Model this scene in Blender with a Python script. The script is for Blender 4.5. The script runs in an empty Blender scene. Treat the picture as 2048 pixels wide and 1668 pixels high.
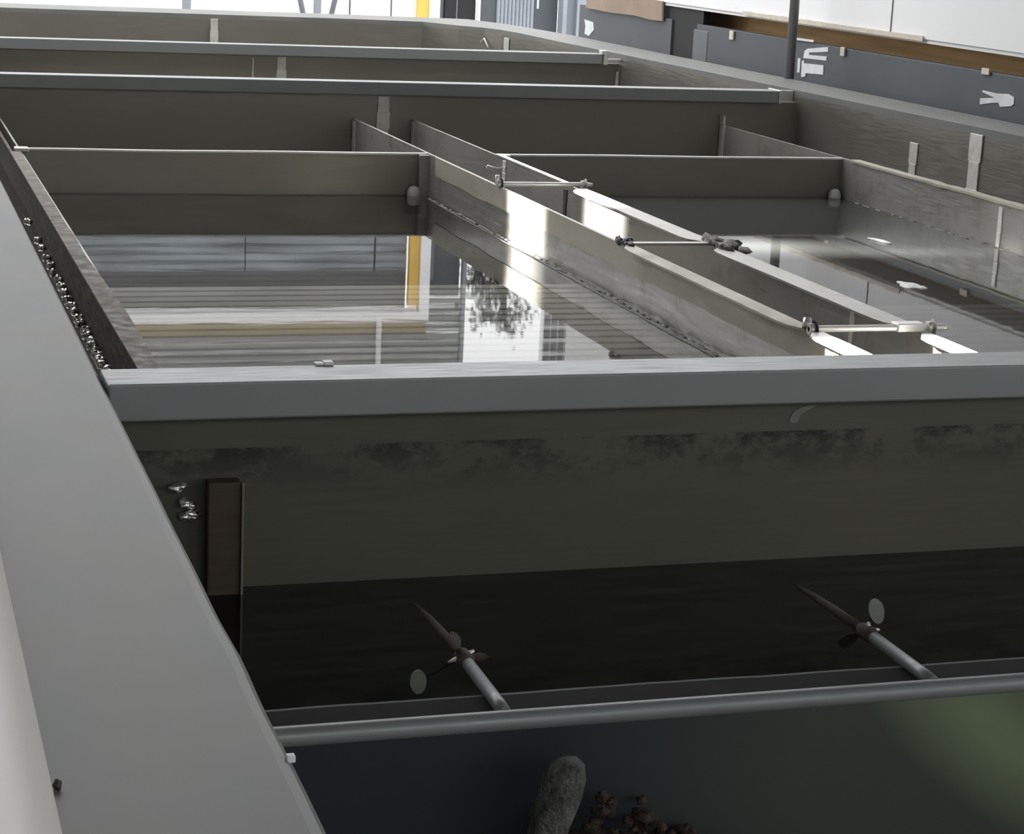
import bpy, bmesh, math, random
from mathutils import Vector, Matrix, noise
random.seed(7)
C = bpy.context.scene.collection
scene = bpy.context.scene
# ------------------------------------------------------------------ materials
def new_mat(name):
    m = bpy.data.materials.new(name); m.use_nodes = True
    nt = m.node_tree; b = nt.nodes['Principled BSDF']
    return m, nt, b
def N(nt, t, **kw):
    n = nt.nodes.new(t)
    for k, v in kw.items(): setattr(n, k, v)
    return n
def ramp(nt, fac, stops):
    r = N(nt, 'ShaderNodeValToRGB'); nt.links.new(fac, r.inputs[0])
    e = r.color_ramp.elements
    while len(e) < len(stops): e.new(0.5)
    for i, (p, c) in enumerate(stops): e[i].position = p; e[i].color = (*c, 1) if len(c) == 3 else c
    return r.outputs[0]
def mixc(nt, fac, a, b, blend='MIX'):
    m = N(nt, 'ShaderNodeMix', data_type='RGBA', blend_type=blend)
    for sock, v in ((m.inputs[0], fac), (m.inputs[6], a), (m.inputs[7], b)):
        if hasattr(v, 'is_linked'): nt.links.new(v, sock)
        elif isinstance(v, (int, float)): sock.default_value = v
        else: sock.default_value = (*v, 1)
    return m.outputs[2]
def nz(nt, scale, stretch=(1, 1, 1), detail=4, rough=.55, loc=(0, 0, 0)):
    tc = N(nt, 'ShaderNodeNewGeometry'); mp = N(nt, 'ShaderNodeMapping')
    mp.inputs['Scale'].default_value = stretch; mp.inputs['Location'].default_value = loc
    nt.links.new(tc.outputs['Position'], mp.inputs[0])
    n = N(nt, 'ShaderNodeTexNoise'); n.inputs['Scale'].default_value = scale
    n.inputs['Detail'].default_value = detail; n.inputs['Roughness'].default_value = rough
    nt.links.new(mp.outputs[0], n.inputs['Vector'])
    return n.outputs[0]
def steel(name, c1, c2, metal=.7, rough=.38, big=1.3, stretch=(1, .35, 1), streak=(2, 2, 60), bump=.02, dirt=None, dirtscale=5):
    m, nt, b = new_mat(name)
    col = ramp(nt, nz(nt, big, stretch), [(.32, c1), (.68, c2)])
    if dirt: 
        f = ramp(nt, nz(nt, dirtscale, (1, 1, 1), 6, .7, (3, 1, 2)), [(.52, (0, 0, 0)), (.68, (1, 1, 1))])
        col = mixc(nt, f, col, dirt)
    nt.links.new(col, b.inputs['Base Color'])
    b.inputs['Metallic'].default_value = metal
    rr = ramp(nt, nz(nt, 3, streak), [(.3, (rough*.75,)*3), (.7, (rough*1.25,)*3)])
    nt.links.new(rr, b.inputs['Roughness'])
    bp = N(nt, 'ShaderNodeBump'); bp.inputs['Strength'].default_value = bump; bp.inputs['Distance'].default_value = .01
    nt.links.new(nz(nt, 6, streak), bp.inputs['Height']); nt.links.new(bp.outputs[0], b.inputs['Normal'])
    return m
def plain(name, c, rough=.6, metal=0, var=.12, scale=6, stretch=(1, 1, 1), bump=0):
    m, nt, b = new_mat(name)
    d = tuple(x*(1-var) for x in c); l = tuple(min(1, x*(1+var)) for x in c)
    nt.links.new(ramp(nt, nz(nt, scale, stretch), [(.3, d), (.7, l)]), b.inputs['Base Color'])
    b.inputs['Roughness'].default_value = rough; b.inputs['Metallic'].default_value = metal
    if bump:
        bp = N(nt, 'ShaderNodeBump'); bp.inputs['Strength'].default_value = bump; bp.inputs['Distance'].default_value = .02
        nt.links.new(nz(nt, scale*4, stretch), bp.inputs['Height']); nt.links.new(bp.outputs[0], b.inputs['Normal'])
    return m
M = {}
def rim_mat():
    m = steel('rim_steel', (.150, .154, .148), (.195, .193, .180), .15, .5, 2.2, (1, .35, 1), (2, 1, 2), .0)
    nt = m.node_tree; b = nt.nodes['Principled BSDF']; old = b.inputs['Base Color'].links[0].from_socket
    nt.links.remove(b.inputs['Roughness'].links[0]); b.inputs['Roughness'].default_value = .5; b.inputs['Specular IOR Level'].default_value = .3
    h = ramp(nt, nz(nt, 5, (1, .5, 1), 2, .5, (5, 2, 0)), [(.34, (.93, .97, 1.01)), (.5, (1, 1, 1)), (.66, (1.04, 1.02, .95))])
    nt.links.new(mixc(nt, 1, old, h, 'MULTIPLY'), b.inputs['Base Color']); return m
M['rim'] = rim_mat()
M['beam'] = steel('beam_steel', (.245, .262, .265), (.305, .318, .315), .3, .45, 1.5, (.4, 1, 1), (3, 40, 3), .004)
M['wall'] = steel('tank_wall_steel', (.215, .205, .18), (.29, .275, .24), .7, .38, .9, (.5, .5, 1), (2, 2, 40), .02)
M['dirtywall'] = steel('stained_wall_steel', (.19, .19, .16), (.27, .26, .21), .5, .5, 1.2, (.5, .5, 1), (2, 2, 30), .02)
M['plate'] = steel('launder_steel', (.33, .325, .30), (.46, .45, .42), .6, .36, 1.6, (1, .5, 1), (3, 3, 30), .02, (.30, .28, .22), 7)
M['scumband'] = steel('beige_scale', (.36, .335, .27), (.46, .43, .36), .2, .55, 2.5, (1, .4, 1), (3, 3, 10), .05)
M['darkface'] = steel('brown_stained_steel', (.05, .036, .025), (.08, .06, .042), .1, .75, 2, (1, .4, 1), (3, 3, 20), .03)
M['tanstrip'] = steel('tan_crusted_steel', (.14, .125, .10), (.21, .185, .15), .1, .75, 9, (1, 1, 1), (9, 9, 9), .12)
M['weld'] = plain('weld_bead_metal', (.62, .62, .58), .45, .5, .15, 30)
M['chalk'] = plain('chalky_scratch', (.75, .75, .70), .8, 0, .1, 30)
M['rod'] = plain('galvanised_rod', (.82, .81, .78), .35, .4, .06, 20)
M['darkmetal'] = plain('dark_oxidised_metal', (.06, .06, .055), .5, .5, .3, 20)
M['whiteplastic'] = plain('white_plastic', (.80, .80, .77), .45, 0, .05, 9)
M['whitepipe'] = plain('white_pipe_plastic', (.62, .60, .56), .4, 0, .06, 4, (1, .2, 1))
M['lamella'] = plain('lamella_plastic', (.74, .72, .67), .6, 0, .15, 4)
M['glint'] = plain('white_glint', (.93, .93, .90), .3, 0, .04, 60, bump=.3)  # white for the blob that stands in for a glint on the pool
M['skyglint'] = plain('sky_glint', (.92, .92, .90), .22, .85, .05, 60)  # shiny pale metal that imitates sky reflections on rippled water
M['scum'] = plain('scum_crust', (.30, .29, .25), .7, 0, .5, 40, bump=.5)
M['blackscum'] = plain('black_scum', (.03, .03, .028), .6, 0, .3, 40)
M['concrete'] = plain('concrete', (.26, .26, .25), .85, 0, .15, 1.5)
M['whitewall'] = plain('white_wall_paint', (.92, .92, .92), .6, 0, .02, 1)
M['greypanel'] = plain('dark_grey_panel_paint', (.075, .085, .095), .55, 0, .08, 2)
M['greyface'] = plain('mid_grey_panel_paint', (.13, .14, .15), .55, 0, .08, 2)
M['bluegrey'] = plain('blue_grey_sheet', (.30, .33, .37), .5, 0, .1, 3)
M['slat'] = plain('grey_cladding', (.15, .152, .15), .6, 0, .1, 1.2, (.6, 1, 4))
M['louvre'] = plain('blue_grey_louvre', (.30, .33, .355), .6, 0, .4, 1.6, (.6, 1, 5))
M['ochre'] = plain('ochre_band_paint', (.21, .165, .075), .6, 0, .15, 2)
M['yellow'] = plain('yellow_post_paint', (.75, .48, .10), .5, 0, .08, 4)
M['whitepaint'] = plain('white_mark_paint', (.72, .73, .74), .7, 0, .1, 12)
M['greysteel'] = plain('grey_column_paint', (.24, .25, .28), .5, 0, .08, 3)
M['black'] = plain('black_recess', (.012, .012, .013), .7, 0, .2, 2)
M['timber'] = plain('brown_timber', (.80, .50, .22), .7, 0, .2, 2, (6, .6, 12))
M['cardboard'] = plain('cardboard_brown', (.33, .25, .19), .85, 0, .1, 4)
M['paper'] = plain('cream_paper', (.66, .60, .50), .85, 0, .12, 20)
M['darkroof'] = plain('dark_roof_sheet', (.05, .05, .05), .8, 0, .1, 1)
M['bark'] = plain('bark', (.05, .045, .04), .9, 0, .2, 9)
M['leaf'] = plain('leaf_green', (.05, .065, .055), .7, 0, .3, 3)
M['glass'] = plain('dark_window_glass', (.03, .035, .045), .15, 0, .2, 2)
M['pole'] = plain('grey_pole_metal', (.30, .30, .30), .45, .5, .08, 6)
M['rubber'] = plain('dark_rubber', (.012, .012, .010), .95, 0, .3, 12)
M['paleblade'] = plain('pale_scaled_blade', (.21, .22, .185), .7, 0, .15, 25)
M['dullbrown'] = plain('dull_brown_scale', (.075, .062, .05), .8, 0, .25, 15)
M['crust'] = plain('crusted_grey', (.15, .15, .14), .9, 0, .4, 30, bump=1)
M['rust'] = plain('rusty_debris', (.07, .045, .033), .9, 0, .5, 30, bump=1)
def algae_wall():
    m, nt, b = new_mat('algae_stained_wall')
    base = ramp(nt, nz(nt, 3, (1, 1, 1)), [(.3, (.008, .013, .022)), (.7, (.013, .019, .028))])  # near-black base holds the shade of the front compartment
    g = N(nt, 'ShaderNodeNewGeometry')
    def patch(loc, rot, sc, stops):            # a soft-edged growth of algae at a place on the sheet
        mp = N(nt, 'ShaderNodeMapping'); mp.vector_type = 'TEXTURE'
        mp.inputs['Location'].default_value = loc; mp.inputs['Rotation'].default_value = (0, math.radians(rot), 0); mp.inputs['Scale'].default_value = sc
        nt.links.new(g.outputs['Position'], mp.inputs[0])
        gr = N(nt, 'ShaderNodeTexGradient', gradient_type='SPHERICAL'); nt.links.new(mp.outputs[0], gr.inputs[0])
        return ramp(nt, gr.outputs[1], stops)
    f1 = patch((1.75, 2.55, -.38), 0, (.85, 1, .42), [(0, (0, 0, 0)), (.45, (1, 1, 1))])
    f2 = patch((1.62, 2.55, -.365), 38, (.36, 1, .12), [(0, (0, 0, 0)), (.85, (1, 1, 1))])
    c1 = mixc(nt, f1, base, (.045, .055, .042))
    nt.links.new(mixc(nt, f2, c1, (.17, .225, .125)), b.inputs['Base Color'])
    b.inputs['Roughness'].default_value = .6
    return m
M['algae'] = algae_wall()
def shaded_tide_wall():
    m = M['dirtywall'].copy(); m.name = 'tide_stained_shaded_wall'; nt = m.node_tree; b = nt.nodes['Principled BSDF']
    old = mixc(nt, 1, b.inputs['Base Color'].links[0].from_socket, (.56, .56, .54), 'MULTIPLY')  # whole sheet darkened, the near compartment's shade put into its colour
    g = N(nt, 'ShaderNodeNewGeometry'); sx = N(nt, 'ShaderNodeSeparateXYZ'); nt.links.new(g.outputs['Position'], sx.inputs[0])
    mr = N(nt, 'ShaderNodeMapRange'); mr.inputs[1].default_value = -.40; mr.inputs[2].default_value = 0; nt.links.new(sx.outputs[2], mr.inputs[0])
    band = ramp(nt, mr.outputs[0], [(.42, (0, 0, 0)), (.62, (.8, .8, .8)), (.668, (1, 1, 1)), (.672, (0, 0, 0))])
    f = ramp(nt, nz(nt, 9, (1, 1, 1.6), 8, .75), [(.44, (0, 0, 0)), (.56, (1, 1, 1))])
    f2 = ramp(nt, nz(nt, 1.3, (1, 1, .2), 2), [(.36, (0, 0, 0)), (.5, (1, 1, 1))])
    k = mixc(nt, 1, mixc(nt, 1, band, f, 'MULTIPLY'), f2, 'MULTIPLY')
    nt.links.new(mixc(nt, k, old, (.035, .035, .03)), b.inputs['Base Color'])
    return m
M['shadedtidewall'] = shaded_tide_wall()
def water(name, tint, scatter, sfac, ripple=.02, rscale=9):
    m, nt, b = new_mat(name); nt.nodes.remove(b)
    out = nt.nodes['Material Output']
    bp = N(nt, 'ShaderNodeBump'); bp.inputs['Strength'].default_value = ripple; bp.inputs['Distance'].default_value = .004
    nt.links.new(nz(nt, rscale, (.35, 1, 1), 3), bp.inputs['Height'])
    fr = N(nt, 'ShaderNodeFresnel'); fr.inputs[0].default_value = 1.33
    tr = N(nt, 'ShaderNodeBsdfTransparent'); tr.inputs[0].default_value = (*tint, 1)
    df = N(nt, 'ShaderNodeBsdfDiffuse'); df.inputs[0].default_value = (*scatter, 1)
    gl = N(nt, 'ShaderNodeBsdfGlossy'); gl.inputs['Roughness'].default_value = .02
    nt.links.new(bp.outputs[0], gl.inputs['Normal'])
    m1 = N(nt, 'ShaderNodeMixShader'); m1.inputs[0].default_value = sfac
    nt.links.new(tr.outputs[0], m1.inputs[1]); nt.links.new(df.outputs[0], m1.inputs[2])
    m2 = N(nt, 'ShaderNodeMixShader'); nt.links.new(fr.outputs[0], m2.inputs[0])
    nt.links.new(m1.outputs[0], m2.inputs[1]); nt.links.new(gl.outputs[0], m2.inputs[2])
    nt.links.new(m2.outputs[0], out.inputs[0])
    return m
M['water'] = water('clear_pool_water', (.95, .95, .93), (.12, .12, .11), .02)
M['murkwater'] = water('grey_murky_pool_water', (.80, .80, .78), (.13, .135, .13), .40, .02)
M['darkwater'] = water('murky_dark_water', (.32, .32, .29), (.026, .026, .024), .5, .03)
# ------------------------------------------------------------------ mesh helpers
def BM(): return bmesh.new()
def box(bm, x0, x1, y0, y1, z0, z1, bev=0, ang=None, seg=2):
    b2 = bmesh.new(); bmesh.ops.create_cube(b2, size=1)
    bmesh.ops.scale(b2, vec=(x1-x0, y1-y0, z1-z0), verts=b2.verts)
    if bev: bmesh.ops.bevel(b2, geom=list(b2.edges), offset=bev, segments=seg, affect='EDGES', profile=.5)
    if ang: bmesh.ops.rotate(b2, cent=(0, 0, 0), matrix=Matrix.Rotation(ang[1], 3, ang[0]), verts=b2.verts)
    bmesh.ops.translate(b2, vec=((x0+x1)/2, (y0+y1)/2, (z0+z1)/2), verts=b2.verts)
    me = bpy.data.meshes.new('t'); b2.to_mesh(me); b2.free(); bm.from_mesh(me); bpy.data.meshes.remove(me)
    return bm
def tube(bm, pts, r, seg=14, cap=True):
    rs = r if isinstance(r, (list, tuple)) else [r]*len(pts)
    pts = [Vector(p) for p in pts]; rings = []
    for i, p in enumerate(pts):
        d = (pts[min(i+1, len(pts)-1)]-pts[max(i-1, 0)]).normalized()
        u = d.cross(Vector((0, 0, 1)) if abs(d.z) < .9 else Vector((1, 0, 0))).normalized(); v = d.cross(u)
        rings.append([bm.verts.new(p+(u*math.cos(a)+v*math.sin(a))*rs[i]) for a in [2*math.pi*k/seg for k in range(seg)]])
    for a, b in zip(rings, rings[1:]):
        for k in range(seg): 
            f = bm.faces.new((a[k], a[(k+1) % seg], b[(k+1) % seg], b[k])); f.smooth = True
    if cap: bm.faces.new(rings[0]); bm.faces.new(rings[-1][::-1])
    return bm
def prism(bm, poly, axis, a, b):
    """poly of 2-D points extruded along an axis: X -> (y,z), Y -> (x,z), Z -> (x,y)"""
    def P(u, v, w): return {'X': (w, u, v), 'Y': (u, w, v), 'Z': (u, v, w)}[axis]
    A = [bm.verts.new(P(u, v, a)) for u, v in poly]; B = [bm.verts.new(P(u, v, b)) for u, v in poly]
    n = len(poly)
    for i in range(n): bm.faces.new((A[i], A[(i+1) % n], B[(i+1) % n], B[i]))
    bm.faces.new(A); bm.faces.new(B[::-1])
    return bm
def blob(bm, c, s, amp=.25, sub=2, seed=0, freq=1.5):
    b2 = bmesh.new(); bmesh.ops.create_icosphere(b2, subdivisions=sub, radius=1)
    for v in b2.verts:
        k = 1+amp*noise.noise(v.co*freq+Vector((seed*7.3, seed*3.1, seed)))*2
        v.co = Vector((v.co.x*s[0]*k+c[0], v.co.y*s[1]*k+c[1], v.co.z*s[2]*k+c[2]))
    for f in b2.faces: f.smooth = True
    me = bpy.data.meshes.new('t'); b2.to_mesh(me); b2.free(); bm.from_mesh(me); bpy.data.meshes.remove(me)
    return bm
def wloc(o):
    v = Vector(o.location)
    while o.parent: o = o.parent; v += o.location
    return v
def obj(name, bm, m, parent=None, loc=None):
    bmesh.ops.recalc_face_normals(bm, faces=bm.faces)
    if parent: off = wloc(parent)
    elif loc: off = Vector(loc)
    else:
        xs = [v.co.x for v in bm.verts]; ys = [v.co.y for v in bm.verts]; zs = [v.co.z for v in bm.verts]
        off = Vector(((min(xs)+max(xs))/2, (min(ys)+max(ys))/2, min(zs)))
    bmesh.ops.translate(bm, vec=-off, verts=bm.verts)
    me = bpy.data.meshes.new(name); bm.to_mesh(me); bm.free()
    me.materials.append(M[m])
    o = bpy.data.objects.new(name, me); C.objects.link(o)
    if parent: o.parent = parent
    else: o.location = off
    return o
def tag(o, label=None, cat=None, group=None, kind=None):
    for k, v in (('label', label), ('category', cat), ('group', group), ('kind', kind)):
        if v: o[k] = v
    return o
def thing(name, label, cat, loc, group=None):
    o = bpy.data.objects.new(name, None); C.objects.link(o); o.location = loc; o.empty_display_size = .1
    return tag(o, label, cat, group)
def copy_tree(o, loc, label=None):
    r = o.copy(); C.objects.link(r); r.location = loc
    if label: r['label'] = label
    for ch in list(o.children):
        c = ch.copy(); C.objects.link(c); c.parent = r
        for g in list(ch.children):
            d = g.copy(); C.objects.link(d); d.parent = c
    return r
def struct(name, bm, m, label, cat='wall', parent=None):
    o = obj(name, bm, m, parent); tag(o, label, cat, None, 'structure'); return o
def bb(*a, **k): return box(BM(), *a, **k)
# ------------------------------------------------------------------ the tank shell
XR0 = lambda y: 4.70-.030*(y-7.7)          # inner edge of the right rim (the side runs slightly in)
tank = thing('settling_tank', 'long rectangular stainless steel water tank with wide flat rim filling the picture', 'tank', (2.5, 8, -1.25))
# left rim: flat flange with a turned-down inner lip
bm = BM(); prof = [(.147, 0), (.366, 0), (.377, -.003), (.384, -.011), (.386, -.040), (.381, -.040), (.378, -.014), (.366, -.007), (.147, -.007)]
ys = [-.8+.06*i for i in range(60)]+[2.8+.4*i for i in range(33)]
prev = None
for y in ys:
    w = .0035*noise.noise(Vector((y*3, 0, 0)))+(.003*math.exp(-((y-2.13)/.09)**2)) if y < 4 else 0
    ring = [bm.verts.new((x+(w if x > .36 else 0), y, z+(w*.3 if x > .36 else 0))) for x, z in prof]
    if prev:
        for i in range(len(prof)): bm.faces.new((prev[i], prev[(i+1) % len(prof)], ring[(i+1) % len(prof)], ring[i]))
    else: bm.faces.new(ring)
    prev = ring
bm.faces.new(prev[::-1])
tag(obj('rim', bm, 'rim', tank), 'wide left rim with turned-down inner lip')
# right and far rim, with the slanted corner
inner = [(XR0(-.8), -.8), (XR0(7), 7), (XR0(13.4), 13.4), (4.52, 14.2), (4.49, 14.6), (4.42, 14.82), (4.28, 15.02), (4.1, 15.40), (3.6, 15.47), (.1, 15.55)]
outer = [(XR0(-.8)+.30, -.8), (XR0(7)+.30, 7), (4.90, 13.4), (4.89, 14.2), (4.86, 14.6), (4.82, 15.0), (4.76, 15.5), (4.62, 16.0), (3.6, 16.12), (.1, 16.2)]
bm = BM(); a = [bm.verts.new((x, y, 0)) for x, y in inner]; b = [bm.verts.new((x, y, 0)) for x, y in outer]
a2 = [bm.verts.new((x, y, -.03)) for x, y in inner]; b2 = [bm.verts.new((x, y, -.03)) for x, y in outer]
for i in range(len(inner)-1):
    bm.faces.new((a[i], a[i+1], b[i+1], b[i])); bm.faces.new((a2[i], a2[i+1], b2[i+1], b2[i]))
    bm.faces.new((a[i], a[i+1], a2[i+1], a2[i])); bm.faces.new((b[i], b[i+1], b2[i+1], b2[i]))
bm.faces.new((a[0], b[0], b2[0], a2[0])); bm.faces.new((a[-1], b[-1], b2[-1], a2[-1]))
tag(obj('rim', bm, 'rim', tank), 'rim along the right side and far end with slanted corner')
# right, far and left walls as sheets below the rims
def sheet(path, z0, z1, th):
    bm = BM(); n = len(path); lay = []
    for k in (0, 1):
        for z in (z0, z1):
            row = []
            for i, (x, y) in enumerate(path):
                d = Vector(path[min(i+1, n-1)])-Vector(path[max(i-1, 0)]); nn = Vector((d.y, -d.x)).normalized()
                row.append(bm.verts.new((x+nn.x*th*k, y+nn.y*th*k, z)))
            lay.append(row)
    for p, q in ((0, 1), (1, 3), (3, 2), (2, 0)):
        for i in range(n-1): bm.faces.new((lay[p][i], lay[p][i+1], lay[q][i+1], lay[q][i]))
    for i in (0, n-1): bm.faces.new((lay[0][i], lay[1][i], lay[3][i], lay[2][i]))
    return bm
obj('side_wall', sheet(inner[:8], -1.2, -.03, .012), 'wall', tank)
obj('end_wall', sheet(inner[7:], -1.2, -.03, .012), 'wall', tank)
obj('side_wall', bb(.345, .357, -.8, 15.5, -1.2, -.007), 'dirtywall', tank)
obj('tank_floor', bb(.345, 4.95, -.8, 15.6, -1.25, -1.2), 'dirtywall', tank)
tag(obj('partition_wall', bb(.36, XR0(3.5)-.005, 3.495, 3.51, -1.2, -.064), 'shadedtidewall', tank), 'water-stained partition wall under the near beam, shade darkened into its colour')
obj('partition_wall', bb(.36, XR0(9.8)-.005, 9.81, 9.825, -1.2, -.062), 'wall', tank)
obj('partition_wall', bb(.36, XR0(12.3)-.005, 12.29, 12.305, -1.2, -.062), 'wall', tank)
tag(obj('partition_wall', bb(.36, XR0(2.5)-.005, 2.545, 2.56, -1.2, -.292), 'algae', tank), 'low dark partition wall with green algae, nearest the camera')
def weld_y(x, y, z0, z1, w=.035, t=.004, m='weld'):     # vertical bead on a wall facing the camera
    bm = BM(); n = 8
    for i in range(n):
        za, zb = z0+(z1-z0)*i/n, z0+(z1-z0)*(i+1)/n; k = 1+.12*math.sin(i*2.3)
        box(bm, x-w/2*k, x+w/2*k, y-t, y+.001, za, zb, .0012, None, 1)
    return obj('weld_seam', bm, m, tank)
def weld_x(x, y, z0, z1, w=.06, t=.004, m='weld'):      # vertical bead on a wall facing left
    bm = BM(); n = 8
    for i in range(n):
        za, zb = z0+(z1-z0)*i/n, z0+(z1-z0)*(i+1)/n; k = 1+.12*math.sin(i*1.9)
        box(bm, x-t, x+.001, y-w/2*k, y+w/2*k, za, zb, .0012, None, 1)
    return obj('weld_seam', bm, m, tank)
weld_y(2.52, 15.45, -.7, -.03, .055); weld_y(2.41, 12.288, -.7, -.07, .055); weld_y(2.43, 9.808, -.7, -.07, .06)
weld_y(2.238, 12.289, -.6, -.08, .010); weld_x(4.497, 14.5, -.75, -.05, .11)
weld_x(XR0(8.07), 8.07, -1.0, -.03, .10, .006); weld_x(XR0(8.6), 8.6, -.9, -.13, .07, .005); weld_x(XR0(10.15), 10.15, -.8, -.19, .10)
weld_y(4.545, 12.285, -.5, -.11, .018)
# chalk tick on the far wall, smear on the near partition
bm = BM(); tube(bm, [(4.395, 14.82, -.105), (4.41, 14.79, -.075), (4.425, 14.72, -.135)], .005, 6); tag(obj('chalk_mark', bm, 'chalk', tank), 'thin white scratch on the far end wall')
bm = BM(); prism(bm, [(1.684, -.112), (1.69, -.098), (1.703, -.088), (1.722, -.083), (1.742, -.082), (1.722, -.092), (1.708, -.100), (1.703, -.115), (1.692, -.118)], 'Y', 3.4935, 3.4955)
tag(obj('paint_smear', bm, 'paleblade', tank), 'pale curved smear under the near beam')
# ------------------------------------------------------------------ cross beams (box sections bolted between the rims)
def beam(y0, y1, x1, h, label, ends):
    t = thing('cross_beam', label, 'beam', (2.5, (y0+y1)/2, -h), 'cross beams over the tank')
    obj('box_section', bb(.388, x1, y0, y1, -h, 0.0005, .004), 'beam', t)
    for e in ends:
        bm = BM()
        for q in e: box(bm, *q, bev=.003)
        obj('end_bracket', bm, 'weld', t)
    return t
b_near = beam(3.437, 3.562, XR0(3.5)-.003, .0655, 'wide grey cross beam nearest the camera, spanning the tank mid-picture', [])
beam(9.755, 9.86, 4.50, .062, 'second cross beam from the far end, just behind the weir plates', [[(4.50, 4.515, 9.752, 9.90, -.063, .004)], [(4.515, XR0(9.9), 9.87, 9.885, -.06, -.004)]])
beam(12.24, 12.345, 4.42, .062, 'farthest cross beam, shortest, ending at a small clamp block', [[(4.42, 4.462, 12.236, 12.30, -.004, .022), (4.435, 4.462, 12.236, 12.30, -.066, .0)], [(4.465, XR0(12.3), 12.27, 12.29, -.05, -.03)]])
# ------------------------------------------------------------------ weir plate
ZT = -.18
def weir(x0, x1, label):
    t = thing('weir_plate', label, 'weir', ((x0+x1)/2, 8.40, -.9), 'weir plates below the second beam')
    obj('plate', bb(x0, x1, 8.395, 8.405, -.9, ZT-.004), 'wall', t)
    bm = BM(); n = 30
    prevr = None
    for i in range(n+1):                                            # slightly wavy rolled top edge
        x = x0+(x1-x0)*i/n; dz = .0025*noise.noise(Vector((x*2.1, 4, 1)))
        r = [bm.verts.new((x, y, z+dz)) for y, z in ((8.388, ZT-.007), (8.388, ZT), (8.412, ZT), (8.412, ZT-.007))]
        if prevr:
            for k in range(4): bm.faces.new((prevr[k], prevr[(k+1) % 4], r[(k+1) % 4], r[k]))
        prevr = r
    obj('top_edge', bm, 'rod', t)
    obj('bottom_gasket', bb(x0, x1, 8.380, 8.395, -.365, -.357), 'blackscum', t)
    return t
weir(.605, 2.275, 'left weir plate, from the brown left launder to the twin-plate launder')
weir(2.585, 4.205, 'right weir plate, from the twin-plate launder to the right-hand launder wall')
# ------------------------------------------------------------------ middle launder: two plates with tie rods
la = thing('launder_channel', 'long twin-plate steel launder running through the middle of the pool with cross rods', 'launder', (2.43, 6.6, -.9))
lp = obj('channel_plate', bb(2.277, 2.287, 3.57, 9.80, -.9, ZT), 'plate', la); tag(lp, 'left launder plate')
rp = obj('channel_plate', bb(2.572, 2.582, 3.57, 9.80, -.9, ZT-.002), 'plate', la); tag(rp, 'right launder plate')
obj('bottom_plate', bb(2.287, 2.572, 3.57, 9.80, -.62, -.61), 'dirtywall', la)
bm = BM(); prevr = None
for i in range(70):
    y = 3.58+(8.25-3.58)*i/69; lo = -.258+.006*noise.noise(Vector((y*4, 0, 0)))
    r = [bm.verts.new(p) for p in ((2.271, y, ZT+.001), (2.277, y, ZT+.001), (2.277, y, lo), (2.2735, y, lo))]
    if prevr:
        for k in range(4): bm.faces.new((prevr[k], prevr[(k+1) % 4], r[(k+1) % 4], r[k]))
    prevr = r
tag(obj('edge_strip', bm, 'scumband', la), 'beige scaled strip along the top of the left plate')
def flange(x0, x1, y0, y1, m):
    bm = BM(); prevr = None; n = 24
    for i in range(n+1):
        y = y0+(y1-y0)*i/n; w = .003*noise.noise(Vector((y*5, x0, 2)))
        e = min(1, min(i, n-i)/1.5)**.5
        r = [bm.verts.new(p) for p in ((x0+(1-e)*(x1-x0)*.5+w, y, ZT+.001), (x0+(1-e)*(x1-x0)*.5+w, y, ZT+.007), (x1, y, ZT+.007), (x1, y, ZT+.001))]
        if prevr:
            for k in range(4): bm.faces.new((prevr[k], prevr[(k+1) % 4], r[(k+1) % 4], r[k]))
        else: bm.faces.new(r)
        prevr = r
    bm.faces.new(prevr[::-1])
    return obj('top_flange', bm, m, la)
flange(2.232, 2.290, 4.64, 5.95, 'scumband'); flange(2.232, 2.292, 3.60, 4.60, 'rod')  # near ends, left and right, in paler metal: sunlight put into their colour
flange(2.510, 2.590, 4.66, 5.90, 'plate'); flange(2.512, 2.590, 6.02, 7.26, 'plate'); flange(2.520, 2.575, 3.60, 4.56, 'rod')
obj('top_flange', bb(2.566, 2.588, 7.38, 8.36, ZT-.001, ZT+.006, .002), 'rod', la)
def launder_weld(x, y, z0, z1, w, m):
    bm = BM()
    for i in range(6):
        a = z0+(z1-z0)*i/6; b = z0+(z1-z0)*(i+1)/6; k = 1+.15*math.sin(i*2.7)
        box(bm, x-.004, x+.001, y-w/2*k, y+w/2*k, a, b, .001, None, 1)
    obj('weld_seam', bm, m, la)
launder_weld(2.572, 7.44, -.5, -.20, .035, 'darkmetal'); launder_weld(2.572, 4.99, -.5, -.20, .022, 'rod'); launder_weld(2.572, 8.24, -.34, -.19, .04, 'rod')
launder_weld(2.277, 9.77, -.45, -.19, .05, 'rod'); launder_weld(2.572, 9.77, -.45, -.19, .05, 'weld')
obj('end_post', bb(2.235, 2.290, 8.36, 8.395, -.45, -.185, .003), 'plate', la)
bm = BM(); box(bm, 2.585, 2.635, 8.36, 8.394, -.245, -.181, .004); obj('end_block', bm, 'weld', la)
bm = BM(); tube(bm, [(2.52, 8.33, -.225), (2.545, 8.33, -.232), (2.60, 8.31, -.238)], .007, 8); obj('clip', bm, 'rod', la)
def hexnut(bm, c, r, h):
    for k in (0, 1):
        tube(bm, [(c[0]-h/2, c[1], c[2]), (c[0]+h/2, c[1], c[2])], r, 6)
        break
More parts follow.
